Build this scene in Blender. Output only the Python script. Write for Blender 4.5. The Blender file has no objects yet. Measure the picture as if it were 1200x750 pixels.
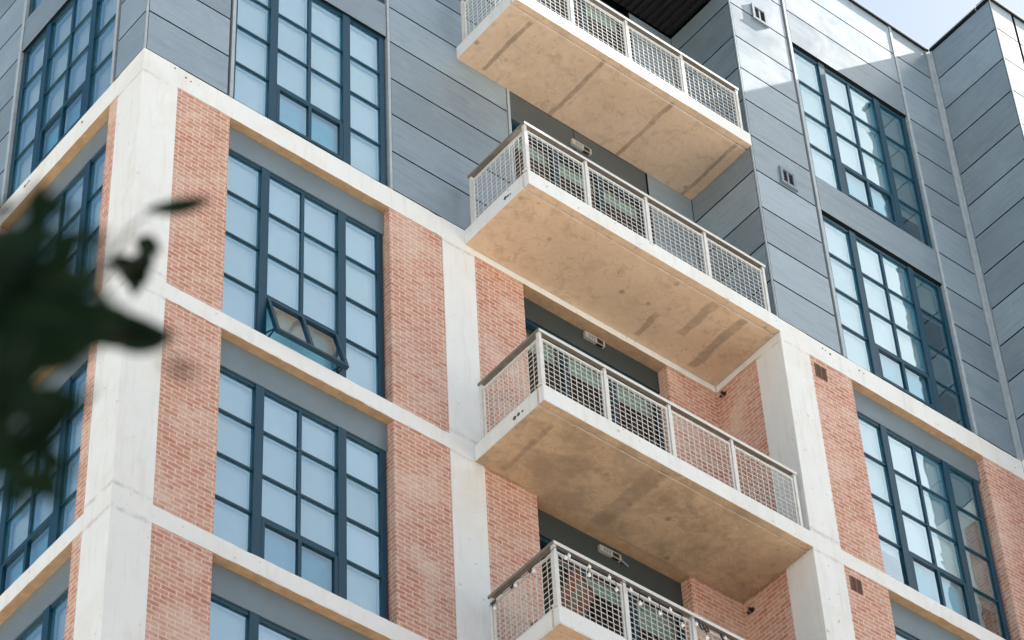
import bpy, math, random
from mathutils import Vector, Matrix
random.seed(7)
SC = bpy.context.scene
COL = SC.collection
Z0 = 33.34                 # height of the first concrete string course above the pavement

# ------------------------------------------------------------------ helpers
class MB:
    """collects quads / boxes / tubes and links them as ONE mesh object"""
    def __init__(s): s.v=[]; s.f=[]; s.m=[]
    def face(s, pts, m=0):
        n=len(s.v); s.v+= [tuple(p) for p in pts]; s.f.append(tuple(range(n,n+len(pts)))); s.m.append(m)
    def box(s, x0,x1,y0,y1,z0,z1, m=0, mz0=None, T=None, mrest=None):
        if x0>x1: x0,x1=x1,x0
        if y0>y1: y0,y1=y1,y0
        if z0>z1: z0,z1=z1,z0
        P=[(x0,y0,z0),(x1,y0,z0),(x1,y1,z0),(x0,y1,z0),(x0,y0,z1),(x1,y0,z1),(x1,y1,z1),(x0,y1,z1)]
        flip=False
        if T: P=[T(*p) for p in P]; flip=T.flip
        n=len(s.v); s.v+=P
        for k,q in enumerate(((0,3,2,1),(4,5,6,7),(0,1,5,4),(1,2,6,5),(2,3,7,6),(3,0,4,7))):
            if flip: q=q[::-1]
            s.f.append(tuple(n+i for i in q)); s.m.append(mz0 if (k==0 and mz0 is not None) else (mrest if (mrest is not None and k!=2) else m))
    def bar(s, a, b, r, m=0, n=8, r2=None):
        a=Vector(a); b=Vector(b); d=(b-a).normalized(); r2=r if r2 is None else r2
        u=d.orthogonal().normalized(); w=d.cross(u); k=len(s.v)
        for c,rr in ((a,r),(b,r2)):
            for i in range(n):
                t=2*math.pi*i/n; s.v.append(tuple(c+u*rr*math.cos(t)+w*rr*math.sin(t)))
        for i in range(n):
            j=(i+1)%n; s.f.append((k+i,k+j,k+n+j,k+n+i)); s.m.append(m)
        s.f.append(tuple(k+i for i in range(n))[::-1]); s.m.append(m)
        s.f.append(tuple(k+n+i for i in range(n))); s.m.append(m)
    def path(s, pts, r, m=0, n=6, r2=None):
        r2=r if r2 is None else r2; N=len(pts)-1
        for i in range(N):
            s.bar(pts[i],pts[i+1], r+(r2-r)*i/N, m, n, r+(r2-r)*(i+1)/N)
    def lathe(s, c, prof, m=0, n=10):
        k=len(s.v); c=Vector(c)
        for (r,z) in prof:
            for i in range(n):
                t=2*math.pi*i/n; s.v.append((c.x+r*math.cos(t),c.y+r*math.sin(t),c.z+z))
        for j in range(len(prof)-1):
            for i in range(n):
                a=k+j*n+i; b=k+j*n+(i+1)%n
                s.f.append((a,b,b+n,a+n)); s.m.append(m)
        s.f.append(tuple(k+i for i in range(n))[::-1]); s.m.append(m)
        q=k+(len(prof)-1)*n; s.f.append(tuple(q+i for i in range(n))); s.m.append(m)
    def build(s, name, mats, parent=None, smooth=False, loc=None):
        me=bpy.data.meshes.new(name)
        V=s.v
        if loc: V=[(x-loc[0],y-loc[1],z-loc[2]) for x,y,z in V]
        me.from_pydata(V,[],s.f)
        if not isinstance(mats,(list,tuple)): mats=[mats]
        for m in mats: me.materials.append(m)
        me.polygons.foreach_set('material_index',s.m)
        if smooth: me.polygons.foreach_set('use_smooth',[True]*len(s.f))
        me.update(); me.validate()
        o=bpy.data.objects.new(name,me); COL.objects.link(o)
        if loc and not parent: o.location=loc
        if parent: o.parent=parent
        return o

def empty(name, loc=(0,0,0)):
    o=bpy.data.objects.new(name,None); COL.objects.link(o); o.location=loc; return o
def tag(o, label=None, cat=None, group=None, kind=None):
    if label: o['label']=label
    if cat: o['category']=cat
    if group: o['group']=group
    if kind: o['kind']=kind
    return o

class Front:                       # facade facing -y: u -> +x, d (inward) -> +y
    flip=False
    def __init__(s,y): s.y=y
    def __call__(s,u,d,z): return (u, s.y+d, z+Z0)
class Side:                        # facade facing -x: u is measured along +y, d (inward) -> +x
    flip=True
    def __init__(s,x): s.x=x
    def __call__(s,u,d,z): return (s.x+d, u, z+Z0)

# ------------------------------------------------------------------ materials
class NT:
    def __init__(s, name):
        s.mat=bpy.data.materials.new(name); s.mat.use_nodes=True
        s.t=s.mat.node_tree; s.t.nodes.clear()
        s.out=s.t.nodes.new('ShaderNodeOutputMaterial')
    def n(s, typ, **kw):
        x=s.t.nodes.new(typ)
        for k,v in kw.items(): setattr(x,k,v)
        return x
    def l(s,a,b): s.t.links.new(a,b)
    def sock(s, dst, v):
        if hasattr(v,'is_linked') or hasattr(v,'links'): s.l(v,dst)
        else: dst.default_value=v
    def math(s, op, a, b=None, c=None, clamp=False):
        x=s.n('ShaderNodeMath',operation=op,use_clamp=clamp); s.sock(x.inputs[0],a)
        if b is not None: s.sock(x.inputs[1],b)
        if c is not None: s.sock(x.inputs[2],c)
        return x.outputs[0]
    def mix(s, f, a, b, mode='MIX'):
        x=s.n('ShaderNodeMix',data_type='RGBA',blend_type=mode); s.sock(x.inputs[0],f); s.sock(x.inputs[6],a); s.sock(x.inputs[7],b); return x.outputs[2]
    def ramp(s, f, lo, hi, a=0.0, b=1.0):
        x=s.n('ShaderNodeMapRange'); s.sock(x.inputs[0],f)
        for i,v in enumerate((lo,hi,a,b)): x.inputs[i+1].default_value=v
        return x.outputs[0]
    def noise(s, vec, scale, detail=4, rough=.55, dist=0.0):
        x=s.n('ShaderNodeTexNoise'); s.l(vec,x.inputs['Vector'])
        x.inputs['Scale'].default_value=scale; x.inputs['Detail'].default_value=detail; x.inputs['Roughness'].default_value=rough; x.inputs['Distortion'].default_value=dist
        return x.outputs['Fac']
    def pos(s): return s.n('ShaderNodeTexCoord').outputs['Object']
    def scale(s, vec, v):
        x=s.n('ShaderNodeVectorMath',operation='MULTIPLY'); s.l(vec,x.inputs[0]); x.inputs[1].default_value=v; return x.outputs[0]
    def xyz(s, vec):
        x=s.n('ShaderNodeSeparateXYZ'); s.l(vec,x.inputs[0]); return x.outputs
    def comb(s,a,b,c):
        x=s.n('ShaderNodeCombineXYZ'); s.sock(x.inputs[0],a); s.sock(x.inputs[1],b); s.sock(x.inputs[2],c); return x.outputs[0]
    def bump(s, h, strength, dist=.01):
        x=s.n('ShaderNodeBump'); x.inputs['Strength'].default_value=strength; x.inputs['Distance'].default_value=dist; s.l(h,x.inputs['Height']); return x.outputs[0]
    def bsdf(s, col, rough=.6, spec=.4, metal=0.0, normal=None):
        x=s.n('ShaderNodeBsdfPrincipled'); s.sock(x.inputs['Base Color'],col); s.sock(x.inputs['Roughness'],rough)
        x.inputs['Specular IOR Level'].default_value=spec; s.sock(x.inputs['Metallic'],metal)
        if normal is not None: s.l(normal,x.inputs['Normal'])
        s.l(x.outputs[0],s.out.inputs[0]); return x
def C4(r,g,b): return (r,g,b,1)

def wall_vec(t):                   # 2D wall coordinates (along the wall, up) from object coordinates
    p=t.xyz(t.pos()); nrm=t.xyz(t.n('ShaderNodeNewGeometry').outputs['Normal'])
    f=t.math('GREATER_THAN', t.math('ABSOLUTE',nrm[0]), .6)
    u=t.math('ADD', t.math('MULTIPLY',p[1],f), t.math('MULTIPLY',p[0],t.math('SUBTRACT',1.0,f)))
    return t.comb(u,p[2],0.0)

def m_brick():
    t=NT('brick'); v=wall_vec(t); p=t.pos()
    wob=t.n('ShaderNodeTexNoise'); t.l(p,wob.inputs['Vector']); wob.inputs['Scale'].default_value=9; wob.inputs['Detail'].default_value=2
    off=t.n('ShaderNodeVectorMath',operation='MULTIPLY_ADD'); t.l(wob.outputs['Color'],off.inputs[0]); off.inputs[1].default_value=(.012,.012,0); t.l(v,off.inputs[2])
    br=t.n('ShaderNodeTexBrick'); br.offset=.5; t.l(off.outputs[0],br.inputs['Vector'])
    for k,val in (('Scale',1.0),('Mortar Size',.010),('Mortar Smooth',.35),('Bias',-.15),('Brick Width',.210),('Row Height',.0735)): br.inputs[k].default_value=val
    br.inputs['Color1'].default_value=C4(.46,.19,.13); br.inputs['Color2'].default_value=C4(.56,.30,.235); br.inputs['Mortar'].default_value=C4(.68,.55,.475)
    fine=t.noise(p,26,5,.65)
    c=t.mix(t.ramp(t.noise(p,11,5,.7),.46,.70,.02,.55), br.outputs['Color'], C4(.70,.56,.48))
    big=t.noise(p,1.3,4,.6,.4)
    c=t.mix(t.ramp(big,.46,.68,.0,.55), c, C4(.72,.60,.52))        # lime bloom patches
    dk=t.noise(p,2.1,3,.5)
    c=t.mix(t.ramp(dk,.55,.8,0,.30), c, C4(.42,.18,.13))
    h=t.math('ADD', t.math('MULTIPLY',br.outputs['Fac'],-1.0), t.math('MULTIPLY',fine,.5))
    t.bsdf(c,.9,.2,normal=t.bump(h,.55,.012)); return t.mat

def m_concrete(joints):
    t=NT('painted_concrete'); p=t.pos(); z=t.xyz(p)[2]
    a=t.noise(p,2.2,5,.6,.3); b=t.noise(t.scale(p,(9,9,1.1)),1.0,4,.6); g=t.noise(p,60,3,.6)
    c=t.mix(t.ramp(a,.35,.75,0,.5), C4(.785,.81,.82), C4(.71,.73,.735))
    c=t.mix(t.ramp(b,.52,.74,0,.32), c, C4(.56,.52,.46))
    c=t.mix(t.ramp(t.noise(p,.9,6,.7,.5),.50,.66,0,.30), c, C4(.66,.60,.51))
    m=None
    for (zz,w) in joints:
        d=t.math('ABSOLUTE', t.math('SUBTRACT', t.math('ADD', z, t.math('MULTIPLY',t.math('SUBTRACT',a,.5),.10)), zz+Z0))
        k=t.math('MULTIPLY', t.ramp(d,0,w,1,0), t.ramp(t.noise(p,6,5,.7),.4,.62,0,1))
        m=k if m is None else t.math('MAXIMUM',m,k)
    c=t.mix(t.math('MULTIPLY',m,.6), c, C4(.36,.34,.32))
    sp=t.noise(p,11,2,.5); c=t.mix(t.ramp(sp,.70,.76,0,.6), c, C4(.36,.33,.30))
    t.bsdf(c,.75,.3,normal=t.bump(t.math('ADD',t.math('MULTIPLY',g,.35),a),.25,.02)); return t.mat

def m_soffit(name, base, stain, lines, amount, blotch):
    """board-marked concrete, warm ground bounce put into its base tan, with pour joints across the slab at the given x"""
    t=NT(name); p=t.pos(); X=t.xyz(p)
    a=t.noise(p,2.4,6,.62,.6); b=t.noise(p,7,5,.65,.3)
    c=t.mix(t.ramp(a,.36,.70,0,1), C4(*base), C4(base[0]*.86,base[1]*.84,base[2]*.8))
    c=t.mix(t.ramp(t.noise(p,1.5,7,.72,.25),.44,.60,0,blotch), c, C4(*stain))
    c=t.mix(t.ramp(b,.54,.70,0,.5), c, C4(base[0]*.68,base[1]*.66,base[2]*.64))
    wob=t.math('MULTIPLY', t.math('SUBTRACT', t.noise(p,3.0,3,.6),.5), .16)
    m=None
    for (lx,w,y0,y1) in lines:
        d=t.math('ABSOLUTE', t.math('SUBTRACT', t.math('ADD',X[0],t.math('MULTIPLY',wob,min(1.0,w*14))), lx))
        k=t.ramp(d,w*.6,w,1,0)
        k=t.math('MULTIPLY',k,t.math('MULTIPLY',t.ramp(X[1],y0-.03,y0+.02,0,1),t.ramp(X[1],y1-.02,y1+.03,1,0)))
        k=t.math('MULTIPLY',k,t.ramp(b,.3,.5,.55,1))
        m=k if m is None else t.math('MAXIMUM',m,k)
    if m is not None: c=t.mix(t.math('MULTIPLY',m,amount), c, C4(.20,.155,.115))
    vo=t.n('ShaderNodeTexVoronoi'); vo.inputs['Scale'].default_value=2.3; t.l(p,vo.inputs['Vector'])
    c=t.mix(t.math('MULTIPLY',t.ramp(vo.outputs['Distance'],.05,.13,1,0),t.ramp(t.noise(p,1.7,2,.5),.42,.50,0,.7)), c, C4(.22,.17,.13))
    sp=t.noise(p,18,2,.5); c=t.mix(t.ramp(sp,.66,.73,0,.55), c, C4(base[0]*.45,base[1]*.42,base[2]*.4))
    wr=t.noise(p,4.2,6,.7,1.2); c=t.mix(t.math('MULTIPLY',t.ramp(wr,.52,.60,0,1),t.ramp(t.noise(p,1.9,3,.6),.36,.56,.05,.60)), c, C4(base[0]*.66,base[1]*.64,base[2]*.62))
    c=t.mix(t.ramp(t.noise(p,.8,4,.6),.5,.7,0,.25), c, C4(min(1,base[0]*1.12),min(1,base[1]*1.14),min(1,base[2]*1.18)))
    t.bsdf(c,.85,.2,normal=t.bump(b,.3,.015)); return t.mat

def m_panel(name, col, rough=.42, spec=.5):
    t=NT(name); p=t.pos(); rnd=t.n('ShaderNodeNewGeometry').outputs['Random Per Island']
    a=t.noise(p,1.4,5,.62,.5); st=t.noise(t.scale(p,(1.2,1.2,13)),1.0,5,.65,.4)
    c=t.mix(t.ramp(a,.35,.7,0,.8), C4(*col), C4(col[0]*1.22,col[1]*1.2,col[2]*1.17))
    c=t.mix(t.ramp(st,.48,.72,0,.7), c, C4(col[0]*.70,col[1]*.72,col[2]*.75))
    c=t.mix(t.ramp(t.noise(p,4,6,.75,.6),.54,.74,0,.55), c, C4(col[0]*1.45,col[1]*1.42,col[2]*1.38))
    f=t.ramp(rnd,0,1,.80,1.14)
    c=t.mix(1.0,c,t.comb(f,f,f),'MULTIPLY')
    t.bsdf(c,t.ramp(a,.3,.7,rough-.06,rough+.10),spec,normal=t.bump(t.noise(p,2.2,2,.5),.10,.03)); return t.mat

def m_plain(name, col, rough=.5, spec=.4, metal=0.0, var=.12, sc=8):
    t=NT(name); p=t.pos(); a=t.noise(p,sc,4,.6)
    c=t.mix(t.ramp(a,.3,.7,0,1), C4(*[x*(1-var) for x in col]), C4(*[min(1,x*(1+var)) for x in col]))
    t.bsdf(c,rough,spec,metal); return t.mat

def m_glass(name, tint, refl, wav=.05):
    t=NT(name); p=t.pos()
    tr=t.n('ShaderNodeBsdfTransparent'); tr.inputs[0].default_value=C4(*tint)
    gl=t.n('ShaderNodeBsdfGlossy'); gl.inputs['Color'].default_value=C4(.82,.965,1.0); gl.inputs['Roughness'].default_value=.015
    rv=t.n('ShaderNodeNewGeometry').outputs['Random Per Island']
    sh=t.n('ShaderNodeVectorMath',operation='ADD'); t.l(p,sh.inputs[0]); t.l(t.comb(t.math('MULTIPLY',rv,37.0),0.0,t.math('MULTIPLY',rv,61.0)),sh.inputs[1])
    nb=t.bump(t.noise(sh.outputs[0],1.3,2,.5,.3),wav,.1); t.l(nb,gl.inputs['Normal'])
    rnd=t.n('ShaderNodeNewGeometry').outputs['Random Per Island']
    fr=t.n('ShaderNodeFresnel'); fr.inputs[0].default_value=1.5
    f=t.math('ADD', t.math('MULTIPLY',fr.outputs[0],.9), t.ramp(rnd,0,1,refl-.07,refl+.06), clamp=True)
    mx=t.n('ShaderNodeMixShader'); t.l(f,mx.inputs[0]); t.l(tr.outputs[0],mx.inputs[1]); t.l(gl.outputs[0],mx.inputs[2])
    t.l(mx.outputs[0],t.out.inputs[0]); return t.mat

def m_leaf():
    t=NT('leaf'); p=t.pos(); a=t.noise(p,14,3,.6)
    c=t.mix(t.ramp(a,.3,.7,0,1), C4(.005,.016,.008), C4(.015,.036,.014))
    d=t.n('ShaderNodeBsdfPrincipled'); t.l(c,d.inputs['Base Color']); d.inputs['Roughness'].default_value=.5; d.inputs['Specular IOR Level'].default_value=.15
    tl=t.n('ShaderNodeBsdfTranslucent'); tl.inputs[0].default_value=C4(.03,.08,.03)
    mx=t.n('ShaderNodeMixShader'); mx.inputs[0].default_value=.2; t.l(d.outputs[0],mx.inputs[1]); t.l(tl.outputs[0],mx.inputs[2]); t.l(mx.outputs[0],t.out.inputs[0]); return t.mat

def m_ground():
    t=NT('sandy_paving'); p=t.pos(); a=t.noise(p,.08,6,.6); b=t.noise(p,6,4,.6)
    c=t.mix(t.ramp(a,.35,.65,0,1), C4(.48,.42,.35), C4(.41,.36,.295)); c=t.mix(t.ramp(b,.45,.7,0,.3), c, C4(.30,.24,.18))
    t.bsdf(c,.9,.2); return t.mat
def m_slabs():
    t=NT('pavement_slabs'); v=t.pos(); br=t.n('ShaderNodeTexBrick'); t.l(v,br.inputs['Vector'])
    for k,val in (('Scale',1.0),('Mortar Size',.006),('Brick Width',.6),('Row Height',.6)): br.inputs[k].default_value=val
    br.inputs['Color1'].default_value=C4(.47,.41,.34); br.inputs['Color2'].default_value=C4(.43,.38,.31); br.inputs['Mortar'].default_value=C4(.2,.17,.14)
    t.bsdf(br.outputs['Color'],.85,.2); return t.mat

M={}
M['brick']=m_brick()
M['conc']=m_concrete([(-7.86,.05),(-8.22,.06),(-4.12,.05),(-4.5,.05),(-.45,.04)])
M['panel']=m_panel('blue_grey_cladding',(.212,.277,.335),.36,.9)
M['trim']=m_plain('cladding_trim',(.36,.42,.47),.4,.5)
M['gap']=m_plain('dark_joint',(.012,.014,.017),.8,.1)
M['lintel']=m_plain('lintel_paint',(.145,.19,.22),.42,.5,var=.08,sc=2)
M['hdpanel']=m_plain('door_head_shade_grey',(.075,.090,.097),.5,.4,var=.1,sc=2)  # cladding tone lowered to imitate shade under the balcony slab
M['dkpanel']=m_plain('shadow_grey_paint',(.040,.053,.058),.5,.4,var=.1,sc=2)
M['frame']=m_plain('blue_steel_frame',(.002,.040,.074),.34,.42,var=.08)
M['glass']=m_glass('window_glass',(.87,.97,1.0),.36)
M['inner']=m_plain('inner_sash_blue',(.22,.50,.64),.6,.3,var=.04)
M['sglass']=m_glass('casement_glass',(.78,.94,1.0),.28)
M['dglass']=m_glass('door_glass',(.66,.80,.79),.02)
M['blind']=m_plain('white_blind',(.86,.89,.91),.85,.1,var=.07,sc=.9)
M['gblind']=m_plain('pale_green_blind',(.62,.68,.62),.85,.1,var=.05,sc=1.5)
M['dimblind']=m_plain('blind_dimmed_grey',(.36,.40,.40),.85,.1,var=.08,sc=1.2)  # white blind greyed to imitate the missing sky reflection in the glass
M['screen']=m_plain('insect_screen',(.34,.66,.80),.9,.1,var=.04)
M['room']=m_plain('room_plaster',(.10,.10,.10),.9,.1)
M['dark']=m_plain('dark_deck',(.016,.018,.018),.7,.2)
M['galv']=m_plain('painted_steel',(.66,.66,.645),.45,.4,var=.08,sc=12)
M['rail']=m_plain('weathered_rail',(.20,.18,.155),.55,.4,var=.2)
M['white']=m_plain('white_plastic',(.40,.40,.385),.4,.5,var=.03)
M['black']=m_plain('black_plastic',(.012,.012,.013),.4,.5)
M['vent']=m_plain('vent_grey',(.17,.22,.27),.45,.5)
M['bounce_tan']=m_plain('bounce_tan_concrete',(.47,.33,.21),.85,.2,var=.15,sc=7)  # beam undersides: warm light off the ground put into the concrete colour
M['tie']=m_plain('tie_plug',(.10,.09,.08),.9,.1,var=.3)
M['terra']=m_plain('brown_grille',(.20,.12,.09),.7,.3)
M['leaf']=m_leaf()
M['bark']=m_plain('bark',(.075,.058,.042),.9,.1,var=.35,sc=14)
M['ground']=m_ground(); M['slabs']=m_slabs()
M['asphalt']=m_plain('asphalt',(.055,.053,.05),.85,.3,var=.2,sc=3)
M['kerb']=m_plain('kerb_stone',(.36,.33,.29),.8,.3)
M['paint']=m_plain('road_paint',(.72,.71,.66),.7,.3)
M['cloth']=m_plain('rust_cloth',(.24,.10,.07),.9,.1,var=.3,sc=9)
M['cloth2']=m_plain('olive_cloth',(.20,.18,.13),.9,.1,var=.3,sc=9)
M['wood']=m_plain('teak',(.20,.09,.045),.6,.3,var=.25)
def m_bulb():
    t=NT('bulb_glass'); b=t.bsdf(C4(.88,.90,.91),.12,.8); return t.mat
M['bulb']=m_bulb()
SKY_STRENGTH=0.055; SUN_STRENGTH=5.0; EXPOSURE=2.03; FSTOP=4.0; AIR=1.0; DUST=1.9; OZ=1.0
LEAVES=[
 ((-11.189, -18.811, 5.308),(0.8, -0.53, 0.28),(-0.06, -0.53, -0.84),0.115,0.028),
 ((-11.235, -18.798, 5.19),(0.92, -0.28, -0.27),(-0.39, -0.69, -0.6),0.046,0.034),
 ((-11.249, -18.756, 5.169),(0.94, -0.35, 0.01),(-0.34, -0.92, -0.18),0.067,0.034),
 ((-11.233, -18.753, 5.157),(0.6, 0.38, -0.71),(0.18, -0.92, -0.34),0.062,0.049),
 ((-11.232, -18.778, 5.174),(0.3, -0.65, 0.7),(0.07, -0.72, -0.69),0.062,0.037),
 ((-11.235, -18.763, 5.165),(0.93, -0.03, -0.37),(-0.35, -0.36, -0.87),0.059,0.047),
 ((-11.434, -19.047, 4.666),(0.83, -0.54, -0.14),(-0.46, -0.51, -0.73),0.177,0.056),
 ((-11.77, -19.484, 4.085),(0.8, -0.54, -0.26),(-0.59, -0.62, -0.52),0.133,0.053),
 ((-11.401, -19.058, 4.652),(0.91, -0.4, 0.12),(-0.25, -0.75, -0.61),0.094,0.042),
 ((-11.846, -19.615, 3.95),(0.72, -0.69, 0.03),(-0.56, -0.61, -0.56),0.099,0.03),
 ((-11.965, -19.777, 3.863),(-0.12, -0.9, 0.42),(-0.06, -0.41, -0.91),0.071,0.03),
 ((-11.958, -19.8, 3.875),(0.78, -0.42, -0.46),(-0.62, -0.48, -0.62),0.059,0.021),
 ((-11.961, -19.851, 3.775),(0.74, -0.64, 0.22),(-0.49, -0.73, -0.48),0.077,0.022),
 ((-11.996, -19.808, 3.767),(0.29, -0.72, 0.63),(-0.65, -0.63, -0.42),0.089,0.038),
 ((-11.969, -19.816, 3.756),(0.51, -0.64, 0.57),(0.05, -0.64, -0.77),0.098,0.033),
 ((-11.978, -19.781, 3.737),(-0.08, -0.87, 0.48),(-0.32, -0.44, -0.84),0.114,0.048),
 ((-11.899, -19.773, 3.819),(0.98, -0.11, -0.18),(-0.16, -0.95, -0.28),0.076,0.023),
 ((-11.889, -19.645, 3.86),(0.82, -0.55, 0.15),(-0.12, -0.42, -0.9),0.13,0.052),
 ((-11.92, -19.68, 3.766),(-0.0, -0.96, 0.28),(0.52, -0.24, -0.82),0.092,0.033),
 ((-11.847, -19.658, 3.843),(0.41, -0.91, 0.01),(-0.5, -0.23, -0.83),0.078,0.022),
 ((-11.89, -19.674, 3.744),(0.83, -0.24, -0.51),(-0.28, -0.96, 0.0),0.092,0.031),
 ((-11.875, -19.653, 3.719),(0.36, -0.93, 0.03),(-0.34, -0.16, -0.93),0.101,0.036),
 ((-11.938, -19.715, 3.665),(-0.15, -0.77, 0.62),(-0.58, -0.44, -0.69),0.089,0.032),
 ((-11.853, -19.658, 3.709),(0.84, 0.01, -0.54),(-0.54, -0.01, -0.84),0.071,0.027),
 ((-11.842, -19.638, 3.687),(0.59, 0.13, -0.8),(-0.56, -0.65, -0.52),0.059,0.025),
 ((-11.88, -19.624, 3.701),(0.46, -0.83, 0.31),(-0.63, -0.55, -0.55),0.067,0.024),
 ((-11.856, -19.702, 3.742),(0.31, -0.92, 0.25),(-0.39, -0.36, -0.85),0.05,0.014),
 ((-11.904, -19.962, 3.543),(0.96, -0.07, -0.26),(-0.25, -0.6, -0.76),0.038,0.011),
 ((-12.001, -19.781, 3.752),(0.38, -0.9, 0.2),(-0.8, -0.43, -0.43),0.106,0.044),
 ((-11.976, -19.741, 3.707),(-0.28, -0.66, 0.69),(-0.61, -0.43, -0.66),0.098,0.041),
 ((-11.958, -19.71, 3.674),(0.91, -0.36, -0.23),(-0.33, -0.93, 0.15),0.106,0.044),
 ((-11.992, -19.765, 3.872),(0.44, -0.9, -0.0),(-0.77, -0.38, -0.51),0.05,0.02),
 ((-11.868, -19.735, 3.91),(-0.19, -0.81, 0.55),(-0.69, -0.29, -0.66),0.052,0.016),
 ((-11.868, -19.697, 3.884),(0.95, -0.31, -0.1),(-0.17, -0.21, -0.96),0.078,0.031),
 ((-11.863, -19.606, 3.678),(0.99, -0.08, -0.14),(-0.14, -0.88, -0.46),0.05,0.02),
 ((-11.86, -19.679, 3.728),(0.01, -0.56, 0.83),(0.09, -0.83, -0.55),0.05,0.013),
 ((-11.832, -19.509, 4.141),(-0.14, -0.63, 0.77),(-0.34, -0.7, -0.63),0.086,0.043),
 ((-11.758, -19.441, 4.184),(0.6, -0.8, 0.08),(-0.17, -0.22, -0.96),0.118,0.053),
 ((-11.804, -19.456, 4.086),(0.92, -0.38, -0.12),(-0.37, -0.71, -0.6),0.124,0.062),
 ((-11.685, -19.387, 4.238),(0.75, -0.65, 0.12),(-0.3, -0.49, -0.82),0.121,0.051),
 ((-11.773, -19.446, 4.059),(0.27, -0.9, 0.34),(-0.51, -0.44, -0.74),0.095,0.048),
 ((-11.77, -19.417, 4.037),(0.98, -0.11, -0.18),(-0.2, -0.22, -0.95),0.105,0.052),
 ((-11.735, -19.41, 4.009),(0.06, -0.76, 0.65),(0.21, -0.63, -0.75),0.086,0.043),
 ((-11.745, -19.384, 3.997),(0.74, -0.65, 0.17),(0.07, -0.17, -0.98),0.095,0.048),
 ((-11.688, -19.306, 4.044),(0.64, -0.12, -0.76),(-0.77, -0.09, -0.64),0.078,0.039),
 ((-11.727, -19.407, 4.14),(0.81, -0.25, -0.53),(-0.53, -0.69, -0.5),0.078,0.031),
 ((-11.795, -19.539, 4.139),(0.39, -0.75, 0.53),(-0.91, -0.39, 0.11),0.076,0.03),
 ((-11.813, -19.498, 4.259),(-0.22, -0.84, 0.5),(-0.44, -0.37, -0.82),0.049,0.025),
 ((-11.83, -19.466, 4.109),(-0.02, -0.6, 0.8),(-0.43, -0.72, -0.55),0.114,0.057),
 ((-11.789, -19.419, 4.05),(-0.08, -0.68, 0.73),(-0.12, -0.72, -0.68),0.114,0.057),
 ((-11.855, -19.5, 4.149),(0.32, -0.85, 0.41),(-0.93, -0.37, -0.05),0.086,0.043),
 ((-11.594, -19.262, 4.367),(0.69, -0.6, 0.4),(-0.21, -0.7, -0.68),0.085,0.034),
 ((-11.732, -19.439, 4.028),(0.96, -0.27, -0.11),(-0.29, -0.84, -0.47),0.076,0.03),
]
TWIGS= [[(-11.951, -19.485, 3.923), (-11.877, -19.566, 3.934), (-11.714, -19.44, 4.156), (-11.63, -19.413, 4.222)], [(-11.948, -19.582, 3.921), (-11.918, -19.698, 3.916), (-11.913, -19.734, 3.938)], [(-11.86, -19.634, 3.972), (-11.65, -19.378, 4.347), (-11.241, -18.755, 5.164), (-11.445, -19.14, 4.738)], [(-11.65, -19.378, 4.347), (-11.372, -18.969, 4.984), (-11.219, -18.778, 5.304)], [(-11.905, -19.514, 3.915), (-11.83, -19.533, 3.881), (-11.76, -19.488, 3.875)]]

# ------------------------------------------------------------------ the building
D, D2 = -1.394, -2.882               # planes of the right wing and of the far wing in front of the main wall (y=0)
XG, XK = 10.023, 15.037              # their left-hand corners
XS = 5.368                           # left end of the balconies
ROOF = 9.92
ROWS=[0,.82,1.64,2.44,3.29,4.11,4.99,5.78,6.59,7.46,8.32,9.14,ROOF]
BEAMS=[(0,-.414),(-4.2,-4.482),(-7.922,-8.198),(-11.64,-11.92)]   # top, bottom of the concrete bands
BASE=-Z0
B=empty('apartment_building')
tag(B,'brick, concrete and blue grey metal apartment block with stacked mesh railed balconies','building')

def part(mb,name,mats,label=None):
    o=mb.build(name,mats,B)
    if label: o['label']=label
    return o
FM,FR,F3=Front(0),Front(D),Front(D2)
SL,SG,S3=Side(0),Side(XG),Side(XK)

# --- concrete pillars
def pillar(x0,x1,y0,y1,ztop=0,label=None):
    m=MB(); m.box(x0,x1,y0,y1,0,Z0+ztop); return part(m,'concrete_pillar',M['conc'],label)
pillar(0,.553,0,.576,label='corner pillar with a white painted face on both streets')
pillar(4.963,5.527,0,.5)
pillar(XG,10.579,D,-.86)
pillar(XK,XK+.56,D2,-2.35)
pillar(0,.5,4.26,4.83)
pillar(0,.5,9.0,9.57)

# --- concrete bands: slightly chipped edges
def beam(T,u0,u1,z1,z0,depth,set_=.004,jit=.006):
    m=MB(); n=max(2,int((u1-u0)/.11)); R=random.Random(int(u0*100)+int(z1*37))
    prof=[]
    for i in range(n+1):
        u=u0+(u1-u0)*i/n; k=1 if 0<i<n else 0
        big=(R.random()<.10)*R.uniform(0,.012)
        prof.append((u,(R.uniform(0,jit)+big)*k,(R.uniform(-jit,jit)*.8+big)*k))
    for i in range(n):
        (a,ta,ba),(b,tb,bb)=prof[i],prof[i+1]
        P=lambda u,d,z:T(u,d,z)
        q=[P(a,set_,z0+ba),P(b,set_,z0+bb),P(b,set_,z1-ta),P(a,set_,z1-ta if False else z1-ta)]
        q[2]=P(b,set_,z1-tb)
        top=[q[3],q[2],P(b,depth,z1),P(a,depth,z1)]
        bot=[P(a,depth,z0),P(b,depth,z0),q[1],q[0]]
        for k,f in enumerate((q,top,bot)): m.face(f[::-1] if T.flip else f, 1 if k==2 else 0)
    m.face([T(u0,set_,z0),T(u0,set_,z1),T(u0,depth,z1),T(u0,depth,z0)]); m.face([T(u1,set_,z0),T(u1,depth,z0),T(u1,depth,z1),T(u1,set_,z1)])
    m.face([T(u0,depth,z0),T(u0,depth,z1),T(u1,depth,z1),T(u1,depth,z0)])
    return part(m,'concrete_beam',[M['conc'],M['bounce_tan']])
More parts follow.
